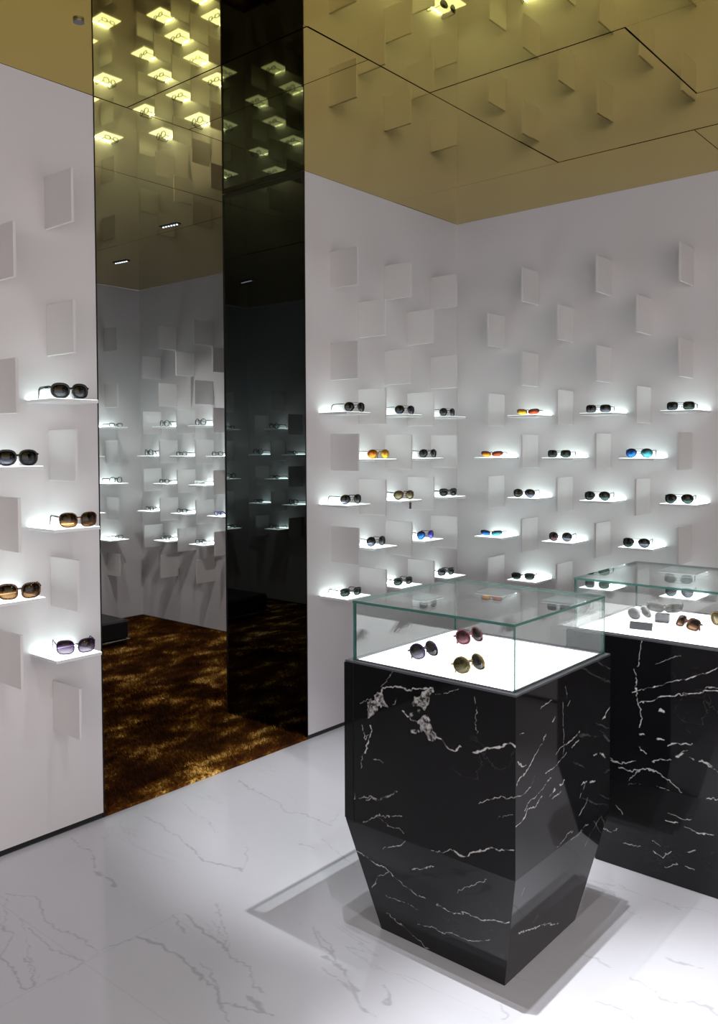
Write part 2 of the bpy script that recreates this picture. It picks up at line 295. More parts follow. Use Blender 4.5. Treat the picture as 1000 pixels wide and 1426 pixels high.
# ------------------------------------------------------------------ vein painter (stone pattern on a grid)
def vnoise(x, y, f, seed):
    r = np.random.default_rng(seed).random((64, 64))
    X = x*f; Y = y*f; xi = np.floor(X).astype(int); yi = np.floor(Y).astype(int)
    fx = X-xi; fy = Y-yi; fx = fx*fx*(3-2*fx); fy = fy*fy*(3-2*fy)
    g = lambda a, b: r[a % 64, b % 64]
    return (g(xi,yi)*(1-fx)+g(xi+1,yi)*fx)*(1-fy)+(g(xi,yi+1)*(1-fx)+g(xi+1,yi+1)*fx)*fy
def paint(U, Vv, paths, unit, wob, blobs=(), seed=3, broken=.55, soft=.6):
    """intensity 0..1 at points (U,Vv) for the drawn vein paths; unit = half width in metres of weight 1"""
    R = np.zeros(U.shape)
    du = (vnoise(U, Vv, 1/wob/5, seed)-.5)*wob*2.2 + (vnoise(U, Vv, 1/wob, seed+1)-.5)*wob*.9
    dv = (vnoise(U, Vv, 1/wob/5, seed+2)-.5)*wob*2.2 + (vnoise(U, Vv, 1/wob, seed+3)-.5)*wob*.9
    x = U + du; y = Vv + dv
    br = vnoise(U, Vv, 1/(wob*2.6), seed+4)*.6 + vnoise(U, Vv, 1/(wob*.9), seed+5)*.4
    for w, pts in paths:
        for (a, b) in zip(pts[:-1], pts[1:]):
            hw = unit*w
            mg = hw*3 + wob*2.5
            sel = (U > min(a[0],b[0])-mg) & (U < max(a[0],b[0])+mg) & (Vv > min(a[1],b[1])-mg) & (Vv < max(a[1],b[1])+mg)
            if not sel.any(): continue
            X = x[sel]; Y = y[sel]; dx = b[0]-a[0]; dy = b[1]-a[1]; L = dx*dx+dy*dy+1e-9
            t = np.clip(((X-a[0])*dx+(Y-a[1])*dy)/L, 0, 1)
            d = np.hypot(X-a[0]-t*dx, Y-a[1]-t*dy)
            ww = hw*(.45+1.1*br[sel])
            k = np.clip((1-d/ww)/soft+.25, 0, 1)*(d < ww)
            k *= np.clip((br[sel]-.22)/(.35*broken+.01), .15, 1) * min(1, .45+.3*w)
            R[sel] = np.maximum(R[sel], k)
    for pl in blobs:
        P = np.array(pl); n = len(P); ins = np.zeros(U.shape, bool); X = x + (vnoise(U,Vv,40,seed+7)-.5)*.035; Y = y + (vnoise(U,Vv,40,seed+8)-.5)*.035
        for i in range(n):
            x0,y0 = P[i]; x1,y1 = P[(i+1) % n]
            c = ((y0 > Y) != (y1 > Y)) & (X < (x1-x0)*(Y-y0)/(y1-y0+1e-9)+x0)
            ins ^= c
        tex = vnoise(U,Vv,90,seed+9)*.5+vnoise(U,Vv,210,seed+10)*.5
        R = np.where(ins, np.maximum(R, np.clip((tex-.30)*2.2, .04, .85)), R)
    return R
def grid_faces(nu, nv, off=0):
    i = np.arange(nu-1); j = np.arange(nv-1); I, J = np.meshgrid(i, j, indexing='ij')
    a = (I*nv+J).ravel()+off
    return np.stack([a, a+nv, a+nv+1, a+1], 1)

# ================================================================== THE SETTING
YA, YB = -2.743, -1.4685     # the passage in the left wall
XW = -.66                    # far side of the left wall
FX, FY = -3.583, -4.30       # inner room's left and side walls
RX, RY = 4.7, -7.4           # right wall, shop front line
# floor, with drawn veins in the part in view
def build_floor():
    x0, x1, y0, y1, st = .0, 2.9, -4.3, -1.0, .0045
    us = np.arange(x0, x1+1e-6, st); vs = np.arange(y0, y1+1e-6, st)
    U, Vv = np.meshgrid(us, vs, indexing='ij')
    A = paint(U.ravel(), Vv.ravel(), VW, .0026, .016, seed=11, broken=.3, soft=.9)*.42
    # hairline joints of the large tiles
    for xs in (.868,):
        A = np.maximum(A, np.where((np.abs(U.ravel()-xs) < .0028) & (Vv.ravel() < -3.0), .14, 0))
    for ys in (-3.378,):
        A = np.maximum(A, np.where(np.abs(Vv.ravel()-ys) < .0032, .13, 0))
    V = np.stack([U.ravel(), Vv.ravel(), np.zeros(U.size)], 1)
    F = grid_faces(len(us), len(vs))
    n = len(V); xa, xb, ya, yb = us[0], us[-1], vs[0], vs[-1]
    extra = [(0,RY,0),(RX,RY,0),(RX,0.05,0),(0,0.05,0),(xa,ya,0),(xb,ya,0),(xb,yb,0),(xa,yb,0)]
    V = np.vstack([V, extra]); A = np.concatenate([A, np.zeros(8)])
    e = lambda *q: [n+k for k in q]
    F = np.vstack([F, [e(0,1,5,4), e(1,2,6,5), e(2,3,7,6)]])
    return np_obj('floor', V, F, M['floor'], attr=A)
struct(build_floor())
mb = MB(); mb.box(FX-.1, 0, FY-.1, .05, -.06, -.001); struct(mb.build('floor_inner', M['black']))
# ceiling: mirror panels with open joints over a dark deck
mb = MB()
def cpanel(x0, x1, y0, y1):
    g = .0022; z = H-.0012; t = [random.uniform(-1, 1)*.0018 for _ in range(2)]
    cx, cy = (x0+x1)/2, (y0+y1)/2
    zf = lambda x, y: z + .0015 + t[0]*(x-cx) + t[1]*(y-cy)
    X0, X1, Y0, Y1 = x0+g, x1-g, y0+g, y1-g
    c = [(X0,Y0),(X1,Y0),(X1,Y1),(X0,Y1)]
    vs = [(x,y,zf(x,y)) for x,y in c] + [(x,y,zf(x,y)+.006) for x,y in c]
    mb.add(vs, [(0,3,2,1),(4,5,6,7),(0,1,5,4),(1,2,6,5),(2,3,7,6),(3,0,4,7)])
for r in [(0,1.79,-.68,0), (1.79,RX,-.68,0), (0,1.09,-2.24,-.68), (1.09,RX,-1.09,-.68), (1.09,1.94,-1.835,-1.09), (1.94,RX,-1.835,-1.09),
          (0,1.09,-2.58,-2.24), (1.09,RX,-2.58,-1.835), (0,1.09,-4.1,-2.58), (1.09,2.5,-4.1,-2.58), (2.5,RX,-4.1,-2.58),
          (0,1.7,RY,-4.1), (1.7,RX,RY,-4.1), (-.78,0,YA-.3,YB+.3),
          (FX,-.78,-1.16,0), (FX,-2.2,-2.6,-1.16), (-2.2,-.78,-2.6,-1.16), (FX,-.78,FY,-2.6)]:
    cpanel(*r)
mb.box(FX-.1, RX+.1, RY, .1, H+.012, H+.08, 1)
struct(mb.build('ceiling', [M['gold'], M['black']]))
# walls
BB = .022   # shadow-gap baseboard height
def wall(name, x0, x1, y0, y1):
    mb = MB(); mb.box(x0, x1, y0, y1, BB, H-.0005); return struct(mb.build(name, M['wall']))
wall('wall_left', XW+.002, 0, -3.95, YA-.0045)
wall('wall_left_rear', XW+.002, 0, YB+.0045, -.0005)
wall('wall_back', XW-.0, RX, 0, .1)
wall('wall_inner_back', FX-.1, XW, 0, .1)
wall('wall_inner_left', FX-.1, FX, FY, 0)
wall('wall_inner_side', FX-.1, XW+.002, FY-.1, FY)
wall('wall_right', RX, RX+.1, -1.6, .1)  # unseen wall, stopped short to let the ambient fill in
wall('wall_front', 0, 1.9, RY-.1, RY)
mb = MB(); mb.box(XW+.002, 0, RY, -3.95, 0, H-.004); struct(mb.build('wall_left_front', M['smoked']))  # unseen stretch, clad dark so the pedestal front reflects little light
def base(name, x0, x1, y0, y1):
    mb = MB(); mb.box(x0, x1, y0, y1, 0.0, BB); return struct(mb.build(name, M['black']))
base('baseboard_left', XW+.01, -.004, -3.95, YA-.0045)
base('baseboard_left_rear', XW+.01, -.004, YB+.0045, -.004)
base('baseboard_back', XW, RX, .004, .09)
base('baseboard_inner_back', FX, XW, -.006, .05)
base('baseboard_inner_left', FX-.05, FX+.006, FY, 0)
base('baseboard_inner_side', FX, XW, FY-.05, FY+.006)
base('baseboard_right', RX-.004, RX+.09, -1.6, .1)
# smoked mirror lining of the passage and its black edge trims
mb = MB(); mb.box(XW, 0.0, YB, YB+.004, 0, H-.03); struct(mb.build('wall_passage_right', M['smoked']))
mb = MB(); mb.box(XW, 0.0, YA-.004, YA, 0, H-.03); struct(mb.build('wall_passage_left', M['smoked']))
mb = MB(); mb.box(XW, .001, YB-.001, YB+.004, H-.03, H-.002); struct(mb.build('trim_1', M['black']))
mb = MB(); mb.box(XW, .001, YA-.004, YA+.001, H-.03, H-.002); struct(mb.build('trim_2', M['black']))
mb = MB(); mb.box(-.002, .003, YB-.002, YB+.001, 0, H-.002); struct(mb.build('trim_3', M['black']))
mb = MB(); mb.box(-.002, .002, YA-.001, YA+.001, 0, H-.002); struct(mb.build('trim_4', M['black']))
mb = MB(); mb.box(XW-.004, XW+.004, YB-.004, YB, 0, H-.002); struct(mb.build('trim_5', M['black']))

# ------------------------------------------------------------------ carpet of the inner room
rug = empty('shag_carpet', (-1.8, -2.1, 0)); tag(rug, 'brown shag carpet with painted gold sheen on the floor of the inner room', 'carpet')
mb = MB(); mb.box(FX+.008, -.002, YA, YB, .0, .012); mb.box(FX+.008, XW, FY+.008, YA, .0, .012); mb.box(FX+.008, XW, YB, -.008, .0, .012)
bk = mb.build('carpet_backing', M['carpet'], rug); bk.location = (1.8, 2.1, 0)
n = 210000
px = rng.uniform(FX+.02, -.006, n); py = rng.uniform(-3.0, -.02, n)
m1 = rng.random(n) < .75; py[m1] = rng.uniform(YA+.01, -.02, m1.sum())
ok = ((px < XW-.02) | ((py > YA+.012) & (py < YB-.008))) ; px = px[ok]; py = py[ok]; n = len(px)
hgt = rng.uniform(.014, .026, n); wd = rng.uniform(.0016, .003, n)
la = (vnoise(px+9, py+9, 2.2, 21)+.35*vnoise(px+9, py+9, 7, 22))*4.5 + rng.normal(0, .5, n); le = rng.uniform(.3, 1.1, n)*hgt
an = rng.uniform(0, PI, n); cx_, sx_ = np.cos(an)*wd, np.sin(an)*wd
V = np.empty((n, 3, 3)); V[:,0] = np.stack([px-cx_, py-sx_, np.full(n,.011)], 1); V[:,1] = np.stack([px+cx_, py+sx_, np.full(n,.011)], 1)
V[:,2] = np.stack([np.clip(px+np.cos(la)*le, FX+.01, .002), py+np.sin(la)*le, .011+hgt], 1)
pile = np_obj('pile', V.reshape(-1,3), np.arange(n*3).reshape(-1,3), M['carpet'], rug); pile.location = (1.8, 2.1, 0); pile['kind'] = 'stuff'

# ================================================================== FINS AND LIT SHELVES
def make_fin():
    mb = MB(); mb.box(-.006, .006, -.2, 0, 0, .205, 0, .0012); return mb.build('wall_fin', M['fin'])
FIN = make_fin(); FIN_used = [False]
def make_shelf():
    r = empty('display_shelf')
    mb = MB(); mb.box(-.1, .1, -.2, 0, -.013, -.0012, 0, .001); mb.build('shelf_board', M['shelf'], r)
    mb = MB(); mb.box(-.0985, .0985, -.1985, -.001, -.0012, .0); mb.build('glowing_top', M['shelf_glow'], r)
    mb = MB(); mb.box(-.096, .096, -.013, -.007, 0, .002); mb.build('led_strip', M['led'], r)
    return r
SH = make_shelf(); SH_used = [False]
ORD = ['first','second','third','fourth','fifth','sixth','seventh','eighth']
def place(proto, used, pos, rz):
    o = proto if not used[0] else copy_tree(proto)
    used[0] = True; o.location = pos; o.rotation_euler = (0,0,rz); return o
def wall_pos(w, c, z, d=.0):
    return {'L': (.0+d, c, z), 'B': (c, 0-d, z), 'FB': (c, 0-d, z), 'FL': (FX+d, c, z), 'FS': (c, FY+d, z)}[w]
RZ = {'L': PI/2, 'B': 0., 'FB': 0., 'FL': PI/2, 'FS': PI}
AZ = [2.487, 1.978, 1.473, .957]; BZ = [2.237, 1.735, 1.215, .70]
SA = [1.797, 1.29, .78]; SB = [1.537, 1.035]
# (wall, column, type, list of fins, list of shelves, words for the column)
COLS = [
 ('L', -.30, 'A', AZ, SA, 'left wall column next to the corner'),
 ('L', -.55, 'B', BZ, SB, 'left wall, second column from the corner'),
 ('L', -.775, 'A', AZ, SA, 'left wall, third column from the corner'),
 ('L', -1.02, 'B', BZ, SB, 'left wall, fourth column from the corner'),
 ('L', -1.26, 'A', AZ, SA, 'left wall column beside the dark passage side'),
 ('L', -2.97, 'A', AZ+[.445], SA, 'near left wall, column beside the passage'),
 ('L', -3.21, 'B', BZ, SB, 'near left wall, column at the photo edge'),
 ('B', .363, 'B', BZ, SB, 'back wall, column nearest the corner'),
 ('B', .603, 'A', AZ, SA, 'back wall, second column from the corner'),
 ('B', .84, 'B', BZ, SB, 'back wall, third column from the corner'),
 ('B', 1.083, 'A', AZ, SA, 'back wall, fourth column from the corner'),
 ('B', 1.32, 'B', BZ, SB, 'back wall, fifth column from the corner'),
 ('B', 1.555, 'A', AZ, SA, 'back wall, rightmost column'),
 ('FB', -3.27, 'B', BZ, SB, 'inner room back wall, column nearest its corner'),
 ('FB', -3.03, 'A', AZ+[.445], SA, 'inner room back wall, second column'),
 ('FB', -2.78, 'B', BZ, SB, 'inner room back wall, third column'),
 ('FB', -2.53, 'A', AZ+[.445], SA, 'inner room back wall, fourth column'),
 ('FB', -2.29, 'B', BZ, SB, 'inner room back wall, column by the mirror'),
 ('FL', -.38, 'A', AZ+[.445], SA, 'inner room left wall, column nearest the corner'),
 ('FL', -.62, 'B', BZ, SB, 'inner room left wall, second column'),
 ('FL', -3.68, 'B', BZ[1:], SB, 'inner left wall, seen mirrored, farther column'),
 ('FL', -3.92, 'A', AZ[1:], SA, 'inner left wall, seen mirrored, column by corner'),
 ('FS', -3.27, 'B', BZ[1:], SB, 'side wall seen mirrored, column nearest corner'),
 ('FS', -3.03, 'A', AZ[1:], SA, 'side wall seen mirrored, second column'),
 ('FS', -2.78, 'B', BZ[1:], SB, 'side wall seen mirrored, third column'),
]
GRP = {'L': 'left wall', 'B': 'back wall', 'FB': 'inner room back wall', 'FL': 'inner room left wall', 'FS': 'inner room side wall'}
FORD = ['topmost', 'second from top', 'third from top', 'fourth from top', 'lowest']
SHELF_AT = {}
for w, c, ty, fz, sz, words in COLS:
    for k, z in enumerate(fz):
        pos = {'L': (0, c, z), 'B': (c, 0, z), 'FB': (c, 0, z), 'FL': (FX, c, z), 'FS': (c, FY, z)}[w]
        o = place(FIN, FIN_used, pos, RZ[w])
        tag(o, 'square white fin, %s, %s' % (words, FORD[k]), 'wall panel', 'white fins on the ' + GRP[w])
    for z in sz:
        o = place(SH, SH_used, wall_pos(w, c, z), RZ[w])
        SHELF_AT[(w, c, z)] = (o, words)

# ================================================================== SPECTACLES
def lens_outline(style, n=28):
    P = []
    for i in range(n):
        t = 2*PI*i/n; c, s = math.cos(t), math.sin(t)
        def se(a, b, e):
            return a*math.copysign(abs(c)**(2/e), c), b*math.copysign(abs(s)**(2/e), s)
        if style == 'aviator':
            x, z = se(.0305, .0275, 2.15); x *= 1 - .13*max(0, -s); x += .0035*max(0, -s)
            if s > 0: z *= .86; x *= 1.0
        elif style == 'round': x, z = se(.0285, .0262, 2.15)
        elif style == 'square': x, z = se(.0285, .0215, 3.4)
        elif style == 'big': x, z = se(.0325, .0275, 2.9); x += .002*s
        elif style == 'butterfly': x, z = se(.0325, .027, 2.5); x *= 1+.09*s
        elif style == 'sport': x, z = se(.0315, .0165, 3.0); z += .003*c; x += .002*s
        elif style == 'wayfarer': x, z = se(.0275, .0195, 3.0); x *= 1+.07*s
        else: x, z = se(.0255, .0160, 3.6)
        P.append((x, z))
    return P
HB = {'aviator': .0275, 'round': .0262, 'square': .0215, 'big': .0275, 'butterfly': .027, 'sport': .0185, 'wayfarer': .0195, 'rect': .016}
AW = {'aviator': .0305, 'round': .0285, 'square': .0285, 'big': .033, 'butterfly': .034, 'sport': .0325, 'wayfarer': .0285, 'rect': .0255}
def make_glasses(kind, style, W, rim, fmat, lmats, half=False, double=False, tip=None, brow=False, folded=False, tmat=None):
    """front in the local XZ plane facing -Y, temples running to +Y, resting on z = 0"""
    r = empty(kind); P = lens_outline(style); n = len(P)
    cx = W/2 - AW[style] - rim; zc = HB[style] + rim + .0005
    kw_ = {'rect': 1.0, 'sport': 3.0}.get(style, 2.2)
    wrap = lambda x: kw_*x*x
    fr = MB()
    for sd in (-1, 1):
        pts = [(sd*(cx+x), wrap(cx+x), zc+z) for x, z in P]
        if half:
            seg = pts[0:n//2+2] if True else pts
            seg = [pts[-1]] + seg
            fr.tube(seg, rim, rim*1.5, 6, False, (0,1,0))
        else:
            fr.tube(pts, rim, rim*.9, 6, True, (0,1,0))
        if brow:
            top = [pts[i] for i in range(1, n//2)]
            fr.tube(top, rim*2.2, rim*1.6, 6, False, (0,1,0))
        # end piece and nose pad
        ex = sd*(W/2 - .001)
        fr.tube([(sd*(cx+AW[style]*.93), wrap(W/2), zc+HB[style]*.45), (ex, wrap(W/2)+.001, zc+HB[style]*.5), (ex, wrap(W/2)+.007, zc+HB[style]*.5)], max(rim, .0016), None, 6)
        fr.tube([(sd*.007, .002, zc-.001), (sd*.0065, .006, zc-.006), (sd*.008, .007, zc-.011)], .0015, .002, 5)
    gx = cx - AW[style]*.93
    bz = zc + HB[style]*(.25 if not half else .5)
    br = rim if rim < .002 else rim*1.15
    fr.tube([(-gx-.002, wrap(gx), bz), (-gx*.4, -.001, bz+.003), (gx*.4, -.001, bz+.003), (gx+.002, wrap(gx), bz)], br, None, 6)
    if double:
        zz = zc + HB[style]*.78
        fr.tube([(-cx*.62, 0, zz), (0, -.001, zz+.001), (cx*.62, 0, zz)], br*.9, None, 6)
    fr.build('frame_front', fmat, r, True)
    for k, sd in enumerate((-1, 1)):
        lm = MB(); s_ = .96
        fv = [(sd*(cx+x*s_), wrap(cx+x*s_)-.0006, zc+z*s_) for x, z in P]; bv = [(x, y+.0016, z) for x, y, z in fv]
        c0 = (sd*cx, wrap(cx)-.0022, zc); c1 = (sd*cx, wrap(cx)+.0002, zc)
        vs = fv + bv + [c0, c1]; fs = []
        for i in range(n):
            j = (i+1) % n
            fs += [(i, j, 2*n), (n+j, n+i, 2*n+1), (i, n+i, n+j, j)]
        lm.add(vs, fs); lo = lm.build('lens', lmats[k], r, True)
    zt = zc + HB[style]*.5; y0 = wrap(W/2)+.006
    th = max(.0022, rim*.7); tv = .0023 if rim < .002 else rim*1.3
    for sd in (-1, 1):
        t = MB(); x = sd*(W/2 - .001)
        if folded:
            q = .004 if sd > 0 else .008
            path = [(x, y0, zt), (x*.9, y0+q, zt), (0, y0+q+.003, zt-.002), (-x*.45, y0+q+.002, zt-.004)]
            tipp = [(-x*.45, y0+q+.002, zt-.004), (-x*.75, y0+q, zt-.012), (-x*.88, y0+q, zt-.028)]
        else:
            path = [(x, y0, zt), (x, y0+.05, zt+.0005), (x*.985, y0+.088, zt)]
            tipp = [(x*.985, y0+.088, zt), (x*.97, y0+.103, zt-.006), (x*.95, y0+.116, .0045)]
        t.tube(path, th, tv, 6); 
        if tip:
            o = t.build('temple', tmat or fmat, r, True)
            t2 = MB(); t2.tube(tipp, th*1.35, max(tv*1.2, .0022), 6); t2.build('temple_tip', tip, o, True)
        else:
            t.tube(tipp, th, [tv, tv*1.1, max(tv, .003)], 6); t.build('temple', tmat or fmat, r, True)
    return r
def pair(w, c, z, d, dc, rot, label, shelf_label, **kw):
    kind = kw.pop('kind', 'sunglasses')
    g = make_glasses(kind, **kw)
    pos = wall_pos(w, c+dc, z+.0003, d)
    g.location = pos; g.rotation_euler = (0, 0, RZ[w]+math.radians(rot+{'L': (-15 if c > -2 else -10), 'B': 8}.get(w, 0)))
    tag(g, label, 'glasses', {'L': 'sunglasses on the left wall shelves', 'B': 'sunglasses on the back wall shelves'}.get(w, 'eyeglasses in the inner room'))
    s, words = SHELF_AT[(w, c, z)]
    tag(s, shelf_label, 'shelf', 'lit shelves on the ' + GRP[w])
    return g
WB, GB = .0013, .0032
mm = M
def av(f, l, l2=None, **k): return dict(style='aviator', W=.147, rim=.0013, fmat=mm[f], lmats=(mm[l], mm[l2 or l]), double=True, tip=mm['f_black'], **k)
def pl(st, f, l, W=.145, rim=.003, l2=None, **k): return dict(style=st, W=W, rim=rim, fmat=mm[f], lmats=(mm[l], mm[l2 or l]), **k)
LW = [
 (-1.26, 1.797, .172, .01, 6, 'black lens aviator sunglasses with thin wire frame, top shelf beside the passage', 'thin lit shelf holding thin wire black aviators, top row beside passage', av('f_wire','l_dark')),
 (-.775, 1.797, .155, .0, 0, 'navy lens aviator sunglasses, top shelf row of the left wall', 'lit shelf under the navy aviators, top row of the left wall', av('f_silver','l_navy')),
 (-.30, 1.797, .135, .0, 8, 'grey lens aviator sunglasses on the top shelf nearest the corner', 'lit shelf under the grey aviators, top row nearest the corner', av('f_silver','l_grey')),
 (-1.02, 1.537, .15, .0, -4, 'orange and yellow mirrored aviator sunglasses on the left wall', 'lit shelf under the orange mirrored aviators of the left wall', av('f_gold','l_orange','l_yellow')),
 (-.55, 1.537, .162, .0, 4, 'dark green aviator sunglasses on second shelf row near the corner', 'lit shelf under dark green aviators, second row left wall', av('f_silver','l_green')),
 (-1.26, 1.29, .15, .0, 4, 'dark gradient aviator sunglasses, middle shelf beside the passage', 'lit shelf under the dark aviators, middle row beside passage', av('f_wire','l_grad')),
 (-.775, 1.29, .145, .0, -4, 'bronze patterned sunglasses with a grey tag hanging off the shelf', 'lit shelf with a grey tag hanging over its edge', pl('aviator','f_brown','l_camo',.145,.0025)),
 (-.30, 1.29, .138, .0, 0, 'flat topped black sunglasses with green lenses near the corner', 'lit shelf under flat topped black sunglasses, middle row near corner', pl('wayfarer','f_black','l_green',.146,.0034,brow=True)),
 (-1.02, 1.035, .132, .0, 4, 'large round gradient sunglasses on the fourth row of the left wall', 'lit shelf under large round gradient sunglasses on the left wall', pl('round','f_wire','l_grad',.142,.0018)),
 (-.55, 1.035, .142, .0, 6, 'bright blue mirrored aviator sunglasses on the left wall near corner', 'lit shelf under the bright blue aviators of the left wall', av('f_silver','l_blue','l_violet')),
 (-1.26, .78, .145, .0, 2, 'black browline sunglasses on the lowest shelf beside the passage', 'lowest lit shelf beside the passage, left of the glass case', pl('wayfarer','f_black','l_lgreen',.146,.0022,brow=True)),
 (-.775, .78, .138, .0, 2, 'black browline sunglasses, lowest row, middle shelf of the left wall', 'lowest lit shelf of the left wall, middle of three', pl('wayfarer','f_black','l_lgreen',.146,.0022,brow=True)),
 (-.30, .78, .122, .0, 2, 'black browline sunglasses on the lowest shelf nearest the corner', 'lowest lit shelf of the left wall nearest the corner', pl('wayfarer','f_black','l_grey',.144,.0028,brow=True)),
 (-2.97, 1.797, .165, .0, 4, 'oversized black round sunglasses, highest on the near left wall', 'highest lit shelf of the near left wall under black round sunglasses', pl('butterfly','f_black','l_grad',.158,.0045)),
 (-2.97, 1.29, .19, .012, -2, 'brown gradient square sunglasses on the near left wall', 'lit shelf under brown square sunglasses beside the passage', pl('big','f_tort','l_brown',.152,.0026,tip=mm['f_tort'],tmat=mm['f_silver'])),
 (-2.97, .78, .155, .012, -12, 'violet gradient sunglasses on the lowest shelf of the near left wall', 'lowest lit shelf of the near left wall under violet sunglasses', pl('big','f_purple','l_purple',.152,.0022)),
 (-3.21, 1.537, .195, .0, -2, 'black butterfly sunglasses at the left photo edge', 'lit shelf at the left photo edge under black sunglasses', pl('butterfly','f_black','l_grad',.156,.0042)),
 (-3.21, 1.035, .172, .01, -12, 'brown tortoise sunglasses at the left photo edge', 'lit shelf at the left photo edge under brown tortoise sunglasses', pl('big','f_tort','l_brown',.154,.0034)),
]
for c, z, d, dc, rot, lab, sl, kw in LW: 
    g = pair('L', c, z, d-.0, dc, rot, lab, sl, **kw)
    if 'grey tag' in lab:
        mb = MB(); mb.box(-.007, .007, -.060, -.0585, -.05, -.012); mb.tube([(.0,-.059,-.012), (.0,-.058,.002), (.03,-.02,.006), (.062,.0,.022)], .0006, None, 4)
        mb.build('price_tag', M['grey_tag'], g)
BWALL = [
 (.603, 1.797, .125, 0, 8, 'orange and copper mirrored sport sunglasses on the back wall top row', 'lit shelf under orange sport sunglasses, top row of back wall', pl('sport','f_black','l_yellow',.142,.0022,'l_copper',half=True)),
 (1.083, 1.797, .17, 0, 4, 'square black gradient sunglasses, middle of the back wall top row', 'lit shelf under square black sunglasses, top row of back wall', pl('square','f_wire','l_grad',.142,.0016,double=True,tip=mm['f_black'])),
 (1.555, 1.797, .172, 0, 3, 'square green sunglasses, top row right end of the back wall', 'lit shelf at the right end of the back wall top row', pl('square','f_silver','l_green',.144,.0014,double=True,tip=mm['f_black'])),
 (.363, 1.537, .155, 0, 8, 'orange mirrored sport sunglasses in the second row near the corner', 'lit shelf under orange sport sunglasses, second row near the corner', pl('sport','f_brown','l_orange',.142,.0022,'l_copper',half=True)),
 (.84, 1.537, .175, 0, 3, 'grey green square sunglasses in the second row of the back wall', 'lit shelf under grey green sunglasses, second row of back wall', pl('square','f_silver','l_lgreen',.140,.0014,l2='l_green',double=True,tip=mm['f_black'])),
 (1.32, 1.537, .155, 0, 3, 'blue mirrored aviator sunglasses in the second row of the back wall', 'lit shelf under the blue aviators on the back wall', av('f_silver','l_blue','l_teal')),
 (.603, 1.29, .17, 0, 6, 'small taupe sunglasses in the third row of the back wall', 'lit shelf under small taupe sunglasses on the back wall', pl('aviator','f_silver','l_taupe',.136,.0014,l2='l_grey')),
 (1.083, 1.29, .178, 0, 4, 'dark green aviator sunglasses, middle of the back wall third row', 'lit shelf under dark green aviators, middle of third row', av('f_silver','l_green')),
 (1.555, 1.29, .182, 0, 4, 'dark green aviator sunglasses, third row right end of back wall', 'lit shelf, third row, right end of the back wall', av('f_wire','l_green')),
 (.363, 1.035, .16, 0, 10, 'blue and teal mirrored sport sunglasses in the fourth row', 'lit shelf under blue and teal sport sunglasses', pl('sport','f_black','l_blue',.142,.002,'l_teal',half=True)),
 (.84, 1.035, .155, 0, 5, 'round rose and grey sunglasses in the fourth row', 'lit shelf under the round rose and grey sunglasses', pl('round','f_silver','l_rose',.140,.0014,'l_grey',tip=mm['f_black'])),
 (1.32, 1.035, .185, 0, 5, 'grey aviator sunglasses, fourth row, just above the far case', 'lit shelf, fourth row, just above the far glass case', av('f_wire','l_green','l_grey')),
 (.603, .78, .18, 0, 12, 'black half rim sunglasses seen just above the near glass case', 'lit shelf just above the rear corner of the near glass case', pl('wayfarer','f_black','l_green',.144,.0026,brow=True,half=True)),
 (1.083, .78, .175, 0, 3, 'green lens clubmaster shape sunglasses seen through the far case corner', 'lit shelf seen through the left corner of the far case', pl('wayfarer','f_silver','l_lgreen',.142,.0016,brow=True,tip=mm['f_black'])),
 (1.555, .78, .168, 0, 3, 'grey aviator sunglasses seen through the far glass case', 'lit shelf seen through the middle of the far glass case', av('f_silver','l_grey')),
]
for c, z, d, dc, rot, lab, sl, kw in BWALL: pair('B', c, z, d, dc, rot, lab, sl, **kw)
FW = []
def eye(f='f_black', rim=.003, st='rect'): return dict(kind='eyeglasses', style=st, W=.138, rim=rim, fmat=mm[f], lmats=(mm['l_clear'], mm['l_clear']))
rowA = ['top', 'middle', 'lowest']; rowB = ['upper', 'lower']
for w, c, ty, where in (('FB',-3.03,'A','second column of the inner room'), ('FB',-2.53,'A','fourth column of the inner room'), ('FB',-3.27,'B','inner room column nearest its corner'),
                     ('FB',-2.78,'B','third column of the inner room'), ('FB',-2.29,'B','inner room column by the mirror'), ('FL',-.38,'A','inner room left wall by the corner'), ('FL',-.62,'B','inner room left wall, half hidden column'),
                     ('FL',-3.68,'B','mirrored left wall, farther column'), ('FL',-3.92,'A','mirrored left wall, corner column'), ('FS',-3.27,'B','mirrored side wall, corner column'),
                     ('FS',-3.03,'A','mirrored side wall, second column'), ('FS',-2.78,'B','mirrored side wall, third column')):
    for k, z in enumerate(SA if ty == 'A' else SB):
        rn = (rowA if ty == 'A' else rowB)[k]; f, cn = 'f_black', 'black'
        if (w, c, z) == ('FB', -2.53, 1.29): f, cn = 'f_white', 'white'
        if (w, c, z) == ('FB', -2.29, 1.035): f, cn = 'f_blue', 'dark blue'
        if (w, c, z) == ('FB', -2.78, 1.035): f, cn = 'f_wire', 'dark grey'
        pair(w, c, z, .15, random.uniform(-.012, .012), random.uniform(-8, 8), '%s framed clear eyeglasses, %s shelf, %s' % (cn, rn, where),
             'lit shelf with %s eyeglasses, %s shelf, %s' % (cn, rn, where), **eye(f, st=('rect' if (k+int(abs(c*100))) % 3 else 'round') if f == 'f_black' else 'rect'))

